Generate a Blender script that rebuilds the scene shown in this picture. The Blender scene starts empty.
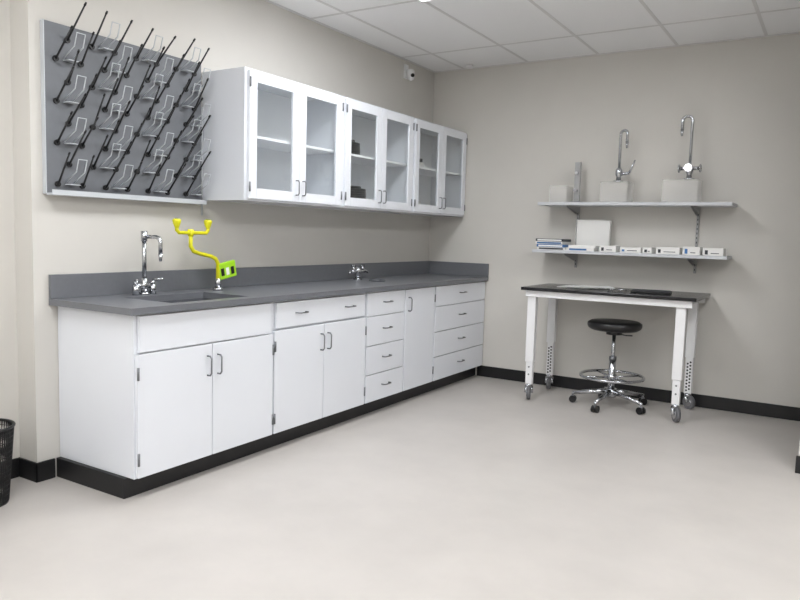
import bpy, bmesh, math, random
from mathutils import Vector, Matrix
random.seed(4)
sc=bpy.context.scene
sc.view_settings.view_transform='Standard'
sc.view_settings.look='None'
sc.view_settings.exposure=0.0

# ---------------------------------------------------------------- materials
def srgb(c):
    return tuple(((x/255)/12.92 if x/255<=0.04045 else ((x/255+0.055)/1.055)**2.4) for x in c)+(1,)
def mat(name,rgb,rough=.5,metal=0,spec=.5,noise=0,nscale=8,bump=0,bscale=200,coat=0,alpha=1,trans=0):
    m=bpy.data.materials.new(name); m.use_nodes=True
    nt=m.node_tree; b=nt.nodes['Principled BSDF']
    col=srgb(rgb)
    b.inputs['Base Color'].default_value=col
    b.inputs['Roughness'].default_value=rough
    b.inputs['Metallic'].default_value=metal
    b.inputs['Specular IOR Level'].default_value=spec
    b.inputs['Coat Weight'].default_value=coat
    b.inputs['Alpha'].default_value=alpha
    b.inputs['Transmission Weight'].default_value=trans
    tc=nt.nodes.new('ShaderNodeTexCoord')
    if noise>0:
        n=nt.nodes.new('ShaderNodeTexNoise'); n.inputs['Scale'].default_value=nscale; n.inputs['Detail'].default_value=6
        n.inputs['Roughness'].default_value=.6
        r=nt.nodes.new('ShaderNodeValToRGB')
        lo=tuple(max(0,c*(1-noise)) for c in col[:3])+(1,); hi=tuple(min(1,c*(1+noise)) for c in col[:3])+(1,)
        r.color_ramp.elements[0].position=.3; r.color_ramp.elements[1].position=.7
        r.color_ramp.elements[0].color=lo; r.color_ramp.elements[1].color=hi
        nt.links.new(tc.outputs['Object'],n.inputs['Vector']); nt.links.new(n.outputs['Fac'],r.inputs['Fac'])
        nt.links.new(r.outputs['Color'],b.inputs['Base Color'])
    if bump>0:
        n2=nt.nodes.new('ShaderNodeTexNoise'); n2.inputs['Scale'].default_value=bscale; n2.inputs['Detail'].default_value=3
        bp=nt.nodes.new('ShaderNodeBump'); bp.inputs['Strength'].default_value=bump; bp.inputs['Distance'].default_value=.002
        nt.links.new(tc.outputs['Object'],n2.inputs['Vector']); nt.links.new(n2.outputs['Fac'],bp.inputs['Height'])
        nt.links.new(bp.outputs['Normal'],b.inputs['Normal'])
    return m
def emis(name,rgb,s):
    m=bpy.data.materials.new(name); m.use_nodes=True; b=m.node_tree.nodes['Principled BSDF']
    b.inputs['Base Color'].default_value=srgb(rgb); b.inputs['Emission Color'].default_value=srgb(rgb); b.inputs['Emission Strength'].default_value=s
    return m
def glassmat():
    m=bpy.data.materials.new('door_glass'); m.use_nodes=True; nt=m.node_tree; nt.nodes.clear()
    o=nt.nodes.new('ShaderNodeOutputMaterial'); mx=nt.nodes.new('ShaderNodeMixShader')
    t=nt.nodes.new('ShaderNodeBsdfTransparent'); t.inputs[0].default_value=(.98,.99,.99,1)
    g=nt.nodes.new('ShaderNodeBsdfGlossy'); g.inputs['Roughness'].default_value=.03
    f=nt.nodes.new('ShaderNodeLayerWeight'); f.inputs[0].default_value=.5
    p=nt.nodes.new('ShaderNodeMath'); p.operation='POWER'; p.inputs[1].default_value=4
    ma=nt.nodes.new('ShaderNodeMath'); ma.operation='MULTIPLY_ADD'; ma.inputs[1].default_value=.6; ma.inputs[2].default_value=.05
    nt.links.new(f.outputs['Facing'],p.inputs[0]); nt.links.new(p.outputs[0],ma.inputs[0]); nt.links.new(ma.outputs[0],mx.inputs[0])
    nt.links.new(t.outputs[0],mx.inputs[1]); nt.links.new(g.outputs[0],mx.inputs[2]); nt.links.new(mx.outputs[0],o.inputs[0])
    return m
M={}
M['wall']=mat('wall_paint',(209,206,200),.85,noise=.015,nscale=3,bump=.08,bscale=300)
M['floor']=mat('floor_epoxy',(190,185,180),.34,noise=.06,nscale=2.2,bump=.05,bscale=60)
M['ceil']=mat('ceiling_tile',(246,246,246),.9,noise=.03,nscale=260,bump=.15,bscale=300)
M['grid']=mat('ceiling_tbar',(222,221,220),.6)
M['base']=mat('black_cove_base',(20,20,22),.45,noise=.05)
M['white']=mat('white_cabinet_enamel',(230,233,239),.14,noise=.006,nscale=5)
M['inner']=mat('cabinet_inside',(246,247,249),.45,noise=.01)
M['top']=mat('grey_epoxy_countertop',(110,112,117),.3,noise=.04,nscale=40)
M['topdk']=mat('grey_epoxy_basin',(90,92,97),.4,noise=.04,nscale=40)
M['chrome']=mat('chrome',(190,192,196),.16,metal=1,noise=.01)
M['steel']=mat('brushed_steel',(130,132,136),.35,metal=1,noise=.04,nscale=60)
M['peg']=mat('pegboard_grey',(112,115,120),.5,noise=.04,nscale=30)
M['black']=mat('black_plastic',(20,20,22),.4,noise=.05)
M['rubber']=mat('grey_rubber',(105,105,108),.5,noise=.05)
M['vinyl']=mat('black_vinyl',(22,21,22),.38,noise=.08,bump=.1,bscale=120)
M['yellow']=mat('safety_yellow_paint',(228,224,30),.3,noise=.02)
M['green']=mat('safety_green_plastic',(165,220,40),.35,noise=.04)
M['shelf']=mat('shelf_grey_laminate',(200,202,206),.4,noise=.01)
M['bracket']=mat('bracket_grey',(165,165,165),.4,noise=.02)
M['btop']=mat('black_phenolic_top',(24,24,27),.22,noise=.08,nscale=30)
M['twhite']=mat('white_powder_coat',(236,236,237),.35,noise=.01)
M['paper']=mat('paper_white',(238,238,236),.7,noise=.02,nscale=20)
M['box']=mat('carton_white',(230,229,226),.6,noise=.02,nscale=15)
M['blue']=mat('label_blue',(60,110,165),.5,noise=.05)
M['dark']=mat('label_dark',(45,48,55),.5,noise=.05)
M['clear']=mat('frosted_plastic',(246,244,240),.35,noise=.01,alpha=.22)
M['wire']=mat('clear_grey_plastic',(196,200,204),.25,noise=.01)
M['glass']=glassmat()
M['light']=emis('troffer_lens',(250,252,255),16.8)
M['lensw']=mat('fixture_white',(240,240,240),.4,noise=.005)

# ---------------------------------------------------------------- mesh builder
class B:
    def __init__(s,name):
        s.name=name; s.bm=bmesh.new(); s.mats=[]
    def mi(s,k):
        m=M[k]
        if m not in s.mats: s.mats.append(m)
        return s.mats.index(m)
    def box(s,x0,x1,y0,y1,z0,z1,k,bev=0,rot=None,piv=None):
        t=bmesh.new(); bmesh.ops.create_cube(t,size=1)
        for v in t.verts:
            v.co=Vector(((x0+x1)/2+v.co.x*(x1-x0),(y0+y1)/2+v.co.y*(y1-y0),(z0+z1)/2+v.co.z*(z1-z0)))
        if bev>0: bmesh.ops.bevel(t,geom=t.edges[:],offset=bev,segments=2,profile=.5,affect='EDGES')
        if rot is not None:
            p=Vector(piv if piv else ((x0+x1)/2,(y0+y1)/2,(z0+z1)/2))
            for v in t.verts: v.co=rot@(v.co-p)+p
        s.merge(t,k,False)
    def merge(s,t,k,smooth):
        i=s.mi(k); mp={}
        for v in t.verts: mp[v]=s.bm.verts.new(v.co)
        for f in t.faces:
            try: nf=s.bm.faces.new([mp[v] for v in f.verts])
            except ValueError: continue
            nf.material_index=i; nf.smooth=(f.smooth if smooth=='keep' else smooth)
        t.free()
    def cyl(s,p0,p1,r0,k,r1=None,seg=16,cap=True):
        r1=r0 if r1 is None else r1
        s.tube([p0,p1],[r0,r1],k,seg,cap)
    def tube(s,pts,r,k,seg=10,cap=True,closed=False):
        pts=[Vector(p) for p in pts]; n=len(pts)
        rs=r if isinstance(r,(list,tuple)) else [r]*n
        i=s.mi(k); rings=[]; prev=None
        for a in range(n):
            if closed: d=(pts[(a+1)%n]-pts[a-1]).normalized()
            elif a==0: d=(pts[1]-pts[0]).normalized()
            elif a==n-1: d=(pts[-1]-pts[-2]).normalized()
            else: d=((pts[a+1]-pts[a]).normalized()+(pts[a]-pts[a-1]).normalized()).normalized()
            if prev is None:
                u=d.orthogonal().normalized()
            else:
                u=(prev-d*prev.dot(d))
                u=u.normalized() if u.length>1e-6 else d.orthogonal().normalized()
            prev=u; w=d.cross(u)
            rings.append([s.bm.verts.new(pts[a]+rs[a]*(math.cos(2*math.pi*j/seg)*u+math.sin(2*math.pi*j/seg)*w)) for j in range(seg)])
        m=n if closed else n-1
        for a in range(m):
            A=rings[a];C=rings[(a+1)%n]
            for j in range(seg):
                f=s.bm.faces.new([A[j],A[(j+1)%seg],C[(j+1)%seg],C[j]]); f.smooth=True; f.material_index=i
        if cap and not closed:
            for R,rev in ((rings[0],True),(rings[-1],False)):
                f=s.bm.faces.new(R[::-1] if rev else R); f.material_index=i
    def lathe(s,prof,c,k,seg=32,cap=True):
        i=s.mi(k); c=Vector(c); rings=[]
        for r,z in prof:
            rings.append([s.bm.verts.new(c+Vector((r*math.cos(2*math.pi*j/seg),r*math.sin(2*math.pi*j/seg),z))) for j in range(seg)])
        for a in range(len(rings)-1):
            for j in range(seg):
                f=s.bm.faces.new([rings[a][j],rings[a][(j+1)%seg],rings[a+1][(j+1)%seg],rings[a+1][j]]); f.smooth=True; f.material_index=i
        if cap:
            f=s.bm.faces.new(rings[0][::-1]); f.material_index=i
            f=s.bm.faces.new(rings[-1]); f.material_index=i
    def ring(s,c,R,r,k,n=40,seg=8,ax='z'):
        c=Vector(c); P=[]
        for a in range(n):
            t=2*math.pi*a/n; x,y=R*math.cos(t),R*math.sin(t)
            P.append(c+Vector((x,y,0) if ax=='z' else ((0,x,y) if ax=='x' else (x,0,y))))
        s.tube(P,r,k,seg,closed=True)
    def done(s,bevel=0):
        me=bpy.data.meshes.new(s.name); bmesh.ops.recalc_face_normals(s.bm,faces=s.bm.faces[:])
        s.bm.to_mesh(me); s.bm.free()
        for m in s.mats: me.materials.append(m)
        ob=bpy.data.objects.new(s.name,me); sc.collection.objects.link(ob)
        return ob
def arc(c,R,a0,a1,n,dirx=(1,0,0),dirz=(0,0,1)):
    c=Vector(c);dx=Vector(dirx);dz=Vector(dirz)
    return [c+dx*R*math.cos(math.radians(a0+(a1-a0)*i/n))+dz*R*math.sin(math.radians(a0+(a1-a0)*i/n)) for i in range(n+1)]

# ---------------------------------------------------------------- room
H=2.781; XR=5.0; YB=-8.0; REC=-.15; YC=-3.89
def slab(name,x0,x1,y0,y1,z0,z1,k):
    b=B(name); b.box(x0,x1,y0,y1,z0,z1,k); return b.done()
slab('floor',REC-.12,XR+.12,YB-.12,.12,-.1,0,'floor')
slab('ceiling',REC-.12,XR+.12,YB-.12,.12,H,H+.1,'ceil')
slab('wall_back',REC-.12,XR+.12,0,.12,0,H,'wall')
slab('wall_left',REC,0,YC,0,0,H,'wall')
slab('wall_left_recess',REC-.12,REC,YB,0,0,H,'wall')
slab('wall_right',XR,XR+.12,YB,0,0,H,'wall')
slab('wall_rear',REC-.12,XR+.12,YB-.12,YB,0,H,'wall')
slab('wall_partition',3.20,XR,-1.36,-1.24,0,H,'wall')
def bb(name,x0,x1,y0,y1):
    b=B(name); b.box(x0,x1,y0,y1,0,.1,'base',.003); return b.done()
bb('baseboard_back',.552,XR,-.012,-.0005)
bb('baseboard_left',.0005,.012,YC-.012,-3.80)
bb('baseboard_left_return',REC+.0005,.012,YC-.012,YC-.0005)
bb('baseboard_left_recess',REC+.0005,REC+.012,YB,YC-.013)
bb('baseboard_partition',3.19,XR,-1.372,-1.3605)
bb('baseboard_right',XR-.012,XR-.0005,YB,-1.373)
bb('baseboard_rear',REC+.02,XR-.02,YB+.0005,YB+.012)
# ceiling T-bar grid
g=B('ceiling_grid')
x=.31
while x<XR:
    g.box(x-.011,x+.011,YB,0,H-.003,H-.0005,'grid'); x+=.61
y=-.61
while y>YB:
    g.box(REC,XR,y-.011,y+.011,H-.0035,H-.0008,'grid'); y-=1.22
g.box(0,.02,YC,0,H-.006,H-.0005,'grid'); g.box(0,XR,-.02,0,H-.006,H-.0005,'grid')
g.done()
for cx in (1.225,3.665):
    for cy in (-2.44,-4.88,-7.32):
        t=B('ceiling_light'); 
        t.box(cx-.293,cx+.293,cy-.598,cy+.598,H-.012,H-.006,'light')
        for a in (-1,1):
            t.box(cx+a*.296-.008,cx+a*.296+.008,cy-.6,cy+.6,H-.02,H-.005,'lensw')
            t.box(cx-.3,cx+.3,cy+a*.6-.008,cy+a*.6+.008,H-.02,H-.005,'lensw')
        t.done()

# ---------------------------------------------------------------- base cabinets
FX=.606; BT=.881
def pull(b,x,y,z,vert=True,w=.05):
    r=.0045; o=.03
    if vert:
        P=[(x,y,z-w),(x+o*.7,y,z-w),(x+o,y,z-w+.012),(x+o,y,z+w-.012),(x+o*.7,y,z+w),(x,y,z+w)]
    else:
        P=[(x,y-w,z),(x+o*.7,y-w,z),(x+o,y-w+.012,z),(x+o,y+w-.012,z),(x+o*.7,y+w,z),(x,y+w,z)]
    b.tube(P,r,'steel',8)
def hinge(b,y,z):
    b.cyl((FX+.003,y,z-.03),(FX+.003,y,z+.03),.006,'steel',seg=8)
def carcass(b,y0,y1,endL=False):
    t=.018; x1=FX-.021
    b.box(.004,x1,y0,y0+t,.1005,BT,'white',.001); b.box(.004,x1,y1-t,y1,.1005,BT,'white',.001)
    b.box(.004,x1,y0+t,y1-t,.1005,.1005+t,'white'); b.box(.004,.012,y0+t,y1-t,.12,BT,'inner')
    b.box(x1-.015,x1,y0+t,y1-t,.12,BT,'white')
def front(b,y0,y1,z0,z1):
    b.box(FX-.02,FX,y0,y1,z0,z1,'white',.0025)
gp=.0025
def doors(b,y0,y1,z0,z1):
    ym=(y0+y1)/2
    front(b,y0+gp,ym-gp,z0,z1); front(b,ym+gp,y1-gp,z0,z1)
    pull(b,FX,ym-.035,z1-.11); pull(b,FX,ym+.035,z1-.11)
    for z in (z0+.09,z1-.09):
        hinge(b,y0+.004,z); hinge(b,y1-.004,z)
S=[-3.77,-2.835,-1.905,-1.40,-.945,-.006]
b=B('sink_base_cabinet'); carcass(b,S[0],S[1]-.001)
front(b,S[0]+.02,S[1]-gp-.02,.70,.872); doors(b,S[0]+.004,S[1]-.004,.106,.693); b.done()
b=B('base_cabinet'); carcass(b,S[1],S[2]-.001)
front(b,S[1]+.02,S[2]-.02,.72,.868)
for f in (.25,.78): pull(b,FX,S[1]+(S[2]-S[1])*f,.80,False,.045)
doors(b,S[1]+.004,S[2]-.004,.106,.708); b.done()
ZD=[(.106,.296),(.302,.500),(.506,.706),(.712,.872)]
b=B('drawer_cabinet'); carcass(b,S[2],S[3]-.001)
for z0,z1 in ZD:
    front(b,S[2]+gp+.006,S[3]-gp-.006,z0,z1); pull(b,FX,(S[2]+S[3])/2,(z0+z1)/2+.01,False,.045)
b.done()
b=B('base_cabinet'); carcass(b,S[3],S[4]-.001)
front(b,S[3]+.006,S[4]-.008,.106,.872); pull(b,FX,S[3]+.045,.76)
for z in (.2,.78): hinge(b,S[4]-.006,z)
b.done()
b=B('drawer_cabinet'); carcass(b,S[4],S[5])
for z0,z1 in ZD:
    front(b,S[4]+.012,S[5]-.008,z0,z1); pull(b,FX,(S[4]+S[5])/2,(z0+z1)/2+.01,False,.045)
b.done()
b=B('baseboard_cabinet'); b.box(.003,.535,-3.79,-.003,0,.0995,'base',.002); b.done()

# countertop with sink opening
SX0,SX1,SY0,SY1=.19,.55,-3.52,-2.98
L=3.815; D=.629
b=B('countertop')
z0,z1=.882,.914
b.box(.003,SX0,-L,-.003,z0,z1,'top')
b.box(SX1,D,-L,-.003,z0,z1,'top')
b.box(SX0,SX1,-L,SY0,z0,z1,'top'); b.box(SX0,SX1,SY1,-.003,z0,z1,'top')
b.box(.003,.022,-L,-.003,z1,z1+.12,'top',.002)
b.box(.022,D,-.022,-.003,z1,z1+.12,'top',.002)
b.done()
b=B('lab_sink')
e=.012; zb=.70; zt=.8815; q=.008
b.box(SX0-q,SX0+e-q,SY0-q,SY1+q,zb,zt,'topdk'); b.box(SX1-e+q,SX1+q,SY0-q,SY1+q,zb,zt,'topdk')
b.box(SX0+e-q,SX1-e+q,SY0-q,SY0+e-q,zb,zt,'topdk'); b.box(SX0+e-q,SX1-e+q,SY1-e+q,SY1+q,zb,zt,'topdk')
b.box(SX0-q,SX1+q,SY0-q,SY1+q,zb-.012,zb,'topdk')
b.cyl(((SX0+SX1)/2,(SY0+SY1)/2,zb),((SX0+SX1)/2,(SY0+SY1)/2,zb+.004),.04,'chrome')
b.done()

# ---------------------------------------------------------------- upper cabinets
UX=.374; UB=1.452; UT=2.209
us=[-2.825,-1.885,-.945,-.006]
for i in range(3):
    y0,y1=us[i],us[i+1]-.001
    b=B('glass_door_cabinet'); xb=UX-.021
    b.box(.003,.014,y0,y1,UB,UT,'inner')
    b.box(.014,xb,y0,y0+.018,UB,UT,'white'); b.box(.014,xb,y1-.018,y1,UB,UT,'white')
    b.box(.014,xb,y0+.018,y1-.018,UT-.018,UT,'white'); b.box(.014,xb,y0+.018,y1-.018,UB,UB+.02,'white')
    b.box(.014,xb-.02,y0+.018,y1-.018,1.822,1.838,'inner')
    # face frame
    b.box(xb-.018,xb,y0+.018,y0+.035,UB+.02,UT-.018,'white'); b.box(xb-.018,xb,y1-.035,y1-.018,UB+.02,UT-.018,'white')
    yc=(y0+y1)/2; m=.022
    for a,c in ((y0+m,yc-.002),(yc+.002,y1-m)):
        zz0,zz1=UB+.012,UT-.012; w=.062
        b.box(xb+.001,UX,a,a+w,zz0,zz1,'white',.002); b.box(xb+.001,UX,c-w,c,zz0,zz1,'white',.002)
        b.box(xb+.001,UX,a+w,c-w,zz0,zz0+w,'white',.002); b.box(xb+.001,UX,a+w,c-w,zz1-w,zz1,'white',.002)
        b.box(xb+.009,xb+.013,a+w-.004,c-w+.004,zz0+w-.004,zz1-w+.004,'glass')
    for yy in (yc-.032,yc+.032):
        x=UX; z=UB+.10; r=.004
        b.tube([(x,yy,z-.045),(x+.02,yy,z-.045),(x+.027,yy,z-.035),(x+.027,yy,z+.035),(x+.02,yy,z+.045),(x,yy,z+.045)],r,'steel',8)
    for yy in (y0+m+.002,y1-m-.002):
        for z in (UB+.08,UT-.08): b.cyl((UX+.002,yy,z-.028),(UX+.002,yy,z+.028),.006,'steel',seg=8)
    b.done()
def coil(name,c,R,n,r):
    b=B(name)
    P=[]
    for k in range(n*16+1):
        t=2*math.pi*k/16
        P.append((c[0]+(R-.002*(k/16))*math.cos(t)*.7,c[1]+R*math.sin(t)*1.3,c[2]+r+ (k/16)*r*1.6))
    b.tube(P,r,'black',8); b.done()
coil('coiled_hose',(.25,-1.67,1.8385),.085,6,.009)
coil('coiled_hose',(.25,-1.58,1.4725),.085,8,.010)
b=B('supply_box'); b.box(.12,.26,-.78,-.62,1.4725,1.56,'box',.003); b.box(.12,.262,-.775,-.625,1.50,1.53,'dark'); b.done()
b=B('supply_box'); b.box(.14,.30,-.80,-.66,1.8385,1.88,'box',.003);b.box(.16,.29,-.79,-.67,1.88,1.91,'dark'); b.done()

# ---------------------------------------------------------------- pegboard drying rack
b=B('drying_rack_pegboard')
PY0,PY1,PZ0,PZ1=-3.83,-2.85,1.43,2.25
b.box(.004,.026,PY0,PY1,PZ0,PZ1,'peg',.002)
b.box(.026,.075,PY0,PY1,PZ0-.006,PZ0+.004,'wire',.001)
b.box(.071,.075,PY0,PY1,PZ0+.004,PZ0+.02,'wire')
b.box(.002,.03,PY0-.004,PY0,PZ0,PZ1,'wire')
for r in range(8):
    z=1.48+.1*r
    for c in range(7):
        y=-3.775+.134*c+(.062 if r%2 else 0)
        p0=Vector((.026,y,z)); dv=Vector((.125+random.uniform(-.015,.015),random.uniform(-.012,.016),.145+random.uniform(-.015,.015)))
        b.cyl(p0,p0+Vector((.012,0,0)),.0145,'black',seg=12)
        b.tube([p0+Vector((.008,0,0)),p0+Vector((.02,0,.012)),p0+dv],[.007,.0054,.004],'black',8)
        b.cyl(p0+dv*.96,p0+dv*1.04,.006,'black',.0045,seg=8)
        if (r+c)%2==0:
            q=p0+Vector((0,.045,.01))
            b.tube([q,q+Vector((.09,0,.05)),q+Vector((.11,0,.11)),q+Vector((.11,.045,.11)),q+Vector((.09,.045,.05)),q+Vector((0,.045,0))],.0032,'wire',6)
            b.box(.028,.075,y+.04,y+.095,z-.002,z+.002,'wire')
b.done()
b=B('drain_tube'); b.tube([(.02,-2.838,2.0),(.02,-2.838,1.36)],.006,'wire',8); b.done()

# ---------------------------------------------------------------- lab faucet
b=B('sink_faucet')
fx,fy,fz=.11,-3.33,.9142
b.cyl((fx,fy,fz),(fx,fy,fz+.012),.03,'chrome'); b.cyl((fx,fy,fz+.012),(fx,fy,fz+.09),.017,'chrome')
b.tube([(fx,fy-.06,fz+.05),(fx,fy+.06,fz+.05)],.015,'chrome',12)
for s_ in (-1,1):
    b.cyl((fx,fy+s_*.055,fz),(fx,fy+s_*.055,fz+.055),.019,'chrome')
    b.cyl((fx,fy+s_*.055,fz+.055),(fx,fy+s_*.055,fz+.075),.013,'chrome')
    b.tube([(fx,fy+s_*.055,fz+.078),(fx+.05,fy+s_*.085,fz+.085)],[.008,.006],'chrome',8)
b.tube([(fx,fy,fz+.09),(fx,fy,fz+.30)],.012,'chrome',12)
b.cyl((fx,fy,fz+.29),(fx,fy,fz+.345),.017,'chrome')
b.tube([(fx,fy,fz+.315),(fx+.08,fy+.015,fz+.315),(fx+.102,fy+.017,fz+.307),(fx+.11,fy+.018,fz+.285),(fx+.11,fy+.018,fz+.22)],.011,'chrome',12)
b.cyl((fx+.11,fy+.018,fz+.225),(fx+.11,fy+.018,fz+.185),.013,'chrome',.007)
b.done()

# ---------------------------------------------------------------- eyewash
b=B('eyewash_station')
ex=.16
P=[(ex,-2.84,.93),(ex,-2.84,1.075),(ex,-2.86,1.105),(ex,-2.90,1.12),(ex,-2.98,1.135),(ex,-3.03,1.15),(ex,-3.05,1.18),(ex,-3.05,1.255)]
b.tube(P,.012,'yellow',10)
b.cyl((ex,-2.84,.9142),(ex,-2.84,.93),.032,'chrome'); b.cyl((ex,-2.84,.93),(ex,-2.84,.985),.017,'chrome')
b.tube([(ex,-3.15,1.29),(ex,-3.15,1.27),(ex,-3.135,1.255),(ex,-2.935,1.255),(ex,-2.92,1.27),(ex,-2.92,1.29)],.011,'yellow',10)
b.cyl((ex,-3.05,1.235),(ex,-3.05,1.275),.017,'yellow')
for y in (-3.15,-2.92):
    b.lathe([(.011,0),(.015,.01),(.022,.03),(.024,.045),(.018,.052)],(ex,y,1.28),'yellow',20)
    b.cyl((ex,y,1.33),(ex,y,1.337),.011,'steel')
b.box(ex-.008,ex+.012,-2.84,-2.70,.985,1.085,'green',.006,rot=Matrix.Rotation(.18,3,'X'))
for k in range(3):
    b.box(ex+.0121,ex+.0135,-2.825+.04*k,-2.80+.04*k,1.0+.006*k,1.045+.006*k,('black','paper','black')[k],rot=Matrix.Rotation(.18,3,'X'))
b.tube([(ex,-2.84,1.05),(ex,-2.76,1.03)],.012,'yellow',10)
b.done()

# ---------------------------------------------------------------- gas / water turret
b=B('lab_turret_faucet')
tx,ty=.12,-1.33
b.cyl((tx,ty,.9142),(tx,ty,.925),.035,'chrome'); b.lathe([(.02,0),(.018,.03),(.026,.045),(.026,.075),(.012,.09)],(tx,ty,.925),'chrome',20)
for d in ((0,-1,0),(0,1,0)):
    d=Vector(d); c=Vector((tx,ty,.98))
    b.cyl(c,c+d*.09,.014,'chrome'); b.tube([c+d*.09,c+d*.11,c+d*.125+Vector((.01,0,-.012))],[.013,.01,.007],'chrome',10)
    b.cyl(c+d*.06,c+d*.06+Vector((0,0,.04)),.011,'chrome'); b.tube([c+d*.06+Vector((0,-.025,.044)),c+d*.06+Vector((0,.025,.044))],.007,'chrome',8)
b.done()
b=B('cup_sink'); 
b.ring((.3,-1.33,.9205),.06,.006,'topdk'); b.cyl((.3,-1.33,.9142),(.3,-1.33,.9165),.058,'black'); b.done()

# ---------------------------------------------------------------- shelves
def shelf(name,x0,x1,z):
    b=B(name); b.box(x0,x1,-.305,-.02,z-.025,z,'shelf',.003)
    for bx in (1.43,2.37):
        for dx in (-.012,.012):
            i=b.mi('bracket')
            v=[b.bm.verts.new(p) for p in ((bx+dx-.0015,-.02,z-.026),(bx+dx-.0015,-.28,z-.026),(bx+dx-.0015,-.28,z-.036),(bx+dx-.0015,-.02,z-.09))]
            w=[b.bm.verts.new(Vector(q.co)+Vector((.003,0,0))) for q in v]
            fs=[v,w[::-1]]+[[v[k],w[k],w[(k+1)%4],v[(k+1)%4]] for k in range(4)]
            for f in fs: b.bm.faces.new(f).material_index=i
    return b.done()
shelf('storage_shelf',1.18,2.64,1.572)
shelf('storage_shelf',1.15,2.63,1.185)
b=B('shelf_standard')
for bx in (1.43,2.37):
    b.box(bx-.010,bx+.010,-.019,-.001,1.04,1.56,'bracket',.002)
    for k in range(14): b.box(bx-.003,bx+.003,-.0195,-.0188,1.06+.035*k,1.075+.035*k,'black')
b.done()
ZS=1.572
def bin_(name,x0,x1,y0,y1,h,k='clear'):
    b=B(name); t=.004; z=ZS+.0005
    b.box(x0,x1,y0,y1,z,z+t,k); b.box(x0,x1,y0,y0+t,z+t,z+h,k); b.box(x0,x1,y1-t,y1,z+t,z+h,k)
    b.box(x0,x0+t,y0+t,y1-t,z+t,z+h,k); b.box(x1-t,x1,y0+t,y1-t,z+t,z+h,k); b.box(x0-.004,x1+.004,y0-.004,y1+.004,z+h,z+h+.008,k,.002)
    b.done()
bin_('plastic_container',1.26,1.40,-.25,-.08,.13)
bin_('plastic_container',1.67,1.88,-.24,-.05,.155)
bin_('plastic_container',2.14,2.39,-.24,-.05,.165)
b=B('fixture_stand'); b.box(1.43,1.475,-.16,-.12,ZS+.012,ZS+.33,'bracket',.004); b.box(1.415,1.50,-.19,-.09,ZS+.0005,ZS+.012,'steel',.002)
b.cyl((1.4525,-.16,ZS+.10),(1.4525,-.20,ZS+.10),.014,'chrome'); b.cyl((1.4525,-.16,ZS+.24),(1.4525,-.185,ZS+.24),.012,'chrome'); b.done()
def gooseneck(x,y,z,h,R,sgn,cross):
    b=B('gooseneck_faucet')
    b.cyl((x,y,z),(x,y,z+.012),.038,'chrome'); b.lathe([(.02,0),(.018,.03),(.027,.045),(.027,.08),(.015,.1)],(x,y,z+.012),'chrome',20)
    top=z+h-R
    d=Vector((sgn,-.35,0)).normalized()
    c=Vector((x,y,top))+d*R
    P=[(x,y,z+.1)]+arc(c,R,180,0,12,d)+[c+d*R+Vector((0,0,-.07))]
    b.tube(P,.011,'chrome',12)
    b.cyl(c+d*R+Vector((0,0,-.06)),c+d*R+Vector((0,0,-.11)),.013,'chrome',.008)
    if cross:
        for s_ in (-1,1):
            b.cyl((x,y,z+.085),(x+s_*.07,y,z+.085),.014,'chrome')
            b.ring((x+s_*.075,y,z+.085),.026,.006,'chrome',16,8,'x')
            b.tube([(x+s_*.075,y,z+.06),(x+s_*.075,y,z+.11)],.005,'chrome',8)
            b.tube([(x+s_*.075,y-.025,z+.085),(x+s_*.075,y+.025,z+.085)],.005,'chrome',8)
        b.cyl((x,y,z+.085),(x,y-.06,z+.085),.016,'chrome'); b.cyl((x,y-.06,z+.085),(x,y-.068,z+.085),.03,'chrome')
    else:
        b.cyl((x,y,z+.06),(x+.08,y,z+.07),.012,'chrome'); b.tube([(x+.08,y,z+.07),(x+.12,y,z+.17)],[.01,.006],'chrome',8)
    b.done()
gooseneck(1.785,-.15,ZS+.1637,.40,.03,1,False)
gooseneck(2.31,-.15,ZS+.1737,.47,.035,-1,True)
ZL=1.1855
b=B('stacked_boxes')
for k in range(4):
    z=ZL+.023*k; o=random.uniform(-.01,.01)
    b.box(1.175+o,1.41+o,-.28,-.08,z,z+.021,('box','blue','box','dark')[k],.002)
    b.box(1.19+o,1.395+o,-.2808,-.2795,z+.004,z+.016,('dark','paper','blue','paper')[k])
b.done()
b=B('glove_box')
b.box(1.45,1.73,-.13,-.06,ZL,ZL+.255,'clear',.004); b.box(1.455,1.725,-.105,-.065,ZL+.001,ZL+.25,'paper',.003)
b.done()
b=B('catalog_stack'); b.box(1.43,1.66,-.29,-.16,ZL,ZL+.025,'box',.002); b.box(1.45,1.67,-.285,-.165,ZL+.025,ZL+.045,'paper',.002); b.box(1.46,1.60,-.2905,-.289,ZL+.004,ZL+.018,'blue'); b.done()
for (x0,x1,h,c) in ((1.70,1.83,.05,'dark'),(1.86,2.02,.04,'blue'),(2.03,2.10,.045,'dark'),(2.13,2.30,.05,'dark'),(2.32,2.44,.06,'blue'),(2.46,2.60,.055,'dark')):
    b=B('small_carton'); b.box(x0,x1,-.28,-.14,ZL,ZL+h,'box',.003); b.box(x0+.015,x0+.035,-.2808,-.2795,ZL+.008,ZL+h-.016,c); b.box(x0+.055,x1-.03,-.2808,-.2795,ZL+.014,ZL+.019,'dark'); b.done()

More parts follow.
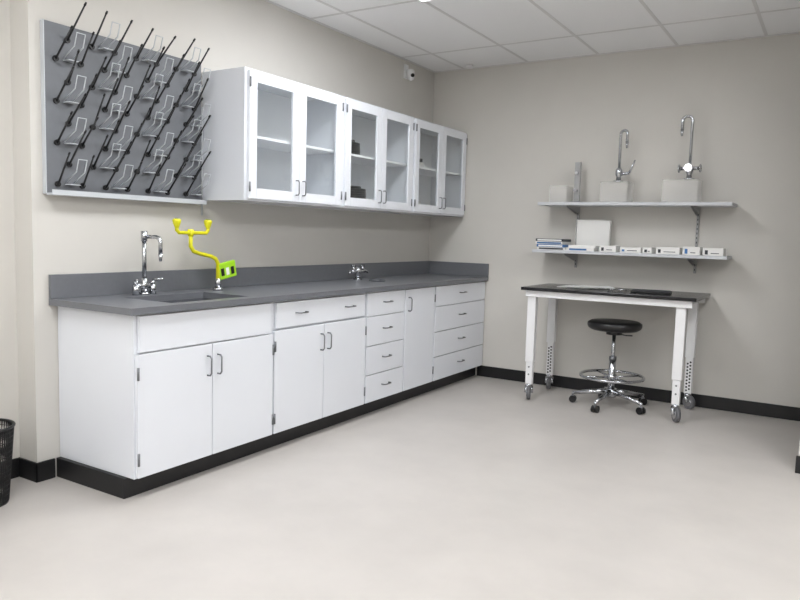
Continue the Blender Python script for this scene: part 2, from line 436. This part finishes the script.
# ---------------------------------------------------------------- table
def caster(b,x,y,R=.052,top=.125,ang=0):
    c=math.cos(ang);s_=math.sin(ang); a=Vector((c,s_,0)); n=Vector((-s_,c,0)); o=Vector((x,y,R+.0005))+a*.02
    b.cyl(o-n*.014,o+n*.014,R,'rubber',seg=24); b.cyl(o-n*.018,o+n*.018,R*.6,'chrome',seg=16)
    for q in (-1,1):
        b.tube([o+n*.024*q,Vector((x,y,top-.02))+n*.020*q],[.012,.014],'chrome',8)
    b.cyl((x,y,top-.03),(x,y,top),.03,'chrome',.024)
b=B('lab_table')
TX0,TX1,TY0,TY1,TZ=1.21,2.50,-.66,-.04,.895
b.box(TX0,TX1,TY0,TY1,TZ-.024,TZ,'btop',.003)
zz=TZ-.0245
b.box(TX0+.03,TX1-.03,TY0+.03,TY0+.055,zz-.05,zz,'twhite',.003)
b.box(TX0+.03,TX1-.03,TY1-.055,TY1-.03,zz-.05,zz,'twhite',.003)
for lx in (TX0+.075,TX1-.105):
    b.box(lx-.03,lx+.03,TY0+.056,TY1-.056,zz-.045,zz,'twhite',.003)
    for ly in (TY0+.075,TY1-.075):
        bk=ly>-.3
        b.box(lx-.034,lx+.034,ly-.026,ly+.026,.40 if bk else .30,zz-.001,'twhite',.005)
        b.box(lx-.027,lx+.027,ly-.020,ly+.020,.12,.41,'twhite',.004)
        if bk:
            for k in range(9):
                z=.15+.026*k
                for q in (-.01,.01): b.cyl((lx+q,ly-.0195,z+q*.6),(lx+q,ly-.0212,z+q*.6),.0075,'black',seg=10)
        else:
            for z in (.20,.26): b.cyl((lx,ly-.0195,z),(lx,ly-.024,z),.007,'steel',seg=10)
        caster(b,lx,ly,ang=random.uniform(-2.5,-.5))
b.done()
b=B('paper_stack'); 
for k in range(4):
    R=Matrix.Rotation(.2*k-.1,3,'Z'); b.box(1.42+.05*k,1.68+.05*k,-.42,-.24,TZ+.0005+.004*k,TZ+.004+.004*k,'paper',rot=R)
b.done()
b=B('safety_glasses')
b.ring((1.86,-.45,TZ+.012),.03,.004,'chrome',20,6); b.ring((1.93,-.44,TZ+.012),.03,.004,'chrome',20,6)
b.tube([(1.83,-.45,TZ+.008),(1.82,-.35,TZ+.008)],.004,'black',6); b.tube([(1.96,-.44,TZ+.008),(1.96,-.34,TZ+.008)],.004,'black',6); b.done()
b=B('notebook'); b.box(2.0,2.28,-.50,-.30,TZ+.0005,TZ+.016,'black',.003,rot=Matrix.Rotation(.15,3,'Z')); b.box(2.01,2.27,-.49,-.31,TZ+.0165,TZ+.019,'dark',rot=Matrix.Rotation(.15,3,'Z')); b.done()

# ---------------------------------------------------------------- stool
b=B('lab_stool')
sx,sy=1.89,-.42
b.lathe([(.10,-.075),(.17,-.07),(.195,-.055),(.203,-.035),(.20,-.015),(.18,-.003),(.10,0)],(sx,sy,.665),'vinyl',40)
b.cyl((sx,sy,.56),(sx,sy,.595),.06,'black')
b.cyl((sx,sy,.30),(sx,sy,.57),.014,'chrome'); b.cyl((sx,sy,.10),(sx,sy,.36),.026,'chrome'); b.cyl((sx,sy,.36),(sx,sy,.39),.028,'steel')
b.tube([(sx,sy,.57),(sx+.10,sy-.04,.565),(sx+.15,sy-.06,.57)],.005,'black',8)
b.ring((sx,sy,.235),.235,.011,'chrome',48,10)
for k in range(4):
    t=math.pi/4+k*math.pi/2; b.tube([(sx,sy,.225),(sx+.235*math.cos(t),sy+.235*math.sin(t),.235)],.008,'chrome',8)
b.cyl((sx,sy,.21),(sx,sy,.25),.036,'chrome')
b.cyl((sx,sy,.075),(sx,sy,.14),.04,'chrome')
for k in range(5):
    t=math.radians(-97+72*k); d=Vector((math.cos(t),math.sin(t),0)); o=Vector((sx,sy,0))
    b.tube([o+d*.03+Vector((0,0,.115)),o+d*.15+Vector((0,0,.10)),o+d*.285+Vector((0,0,.078))],[.022,.018,.012],'chrome',10)
    c=o+d*.285; n=Vector((-d.y,d.x,0))
    b.cyl(c+Vector((0,0,.05)),c+Vector((0,0,.085)),.01,'chrome',seg=10)
    for q in (-1,1): b.cyl(c+n*q*.006+Vector((0,0,.0275)),c+n*q*.024+Vector((0,0,.0275)),.027,'black',seg=20)
    b.box(c.x-.012,c.x+.012,c.y-.012,c.y+.012,.03,.056,'steel',.003)
b.done()

# ---------------------------------------------------------------- wastebasket (wire mesh)
b=B('wastebasket')
wx,wy=.075,-4.19; h=.36; r0,r1=.10,.128; n=64
b.lathe([(r0,0.0),(r0+.001,.014),(r0-.004,.014)],(wx,wy,0.001),'black',40)
b.ring((wx,wy,h),r1,.007,'black',48,8)
for k in range(n):
    t=2*math.pi*k/n
    for dt in (.22,-.22):
        b.tube([(wx+r0*math.cos(t),wy+r0*math.sin(t),.01),(wx+(r0+r1)/2*math.cos(t+dt/2),wy+(r0+r1)/2*math.sin(t+dt/2),h/2),(wx+r1*math.cos(t+dt),wy+r1*math.sin(t+dt),h)],.0022,'black',4,False)
for k in range(1,16):
    f=k/16; b.ring((wx,wy,h*f),r0+(r1-r0)*f,.0018,'black',32,4)
b.done()

# ---------------------------------------------------------------- security camera, sensor
b=B('security_camera')
b.box(.001,.02,-.55,-.49,2.62,2.74,'lensw',.006); b.tube([(.02,-.52,2.69),(.045,-.52,2.67)],.012,'lensw',10)
b.lathe([(.01,-.05),(.026,-.04),(.032,-.01),(.032,.03),(.02,.045)],(.06,-.52,2.65),'lensw',20)
b.cyl((.085,-.535,2.64),(.094,-.54,2.638),.016,'black')
b.done()
b=B('ceiling_sensor'); b.lathe([(.03,-.02),(.035,-.012),(.035,0)],(.42,-.12,H-.006),'lensw',20); b.done()

# ---------------------------------------------------------------- world + camera
w=bpy.data.worlds.new('world'); sc.world=w; w.use_nodes=True
w.node_tree.nodes['Background'].inputs[0].default_value=(.9,.93,1,1); w.node_tree.nodes['Background'].inputs[1].default_value=.3
yaw,p,r,f=.5534,.0935,.0278,709.18
fw=Vector((-math.sin(yaw)*math.cos(p),math.cos(yaw)*math.cos(p),-math.sin(p))); rt=Vector((math.cos(yaw),math.sin(yaw),0)); up=rt.cross(fw)
rt2=math.cos(r)*rt+math.sin(r)*up; up2=-math.sin(r)*rt+math.cos(r)*up
cd=bpy.data.cameras.new('camera'); co=bpy.data.objects.new('camera',cd); sc.collection.objects.link(co)
cd.sensor_fit='HORIZONTAL'; cd.sensor_width=36; cd.lens=f/800*36
m=Matrix((rt2,up2,-fw)).transposed().to_4x4(); m.translation=Vector((3.3220,-5.8746,1.2843)); co.matrix_world=m
sc.camera=co
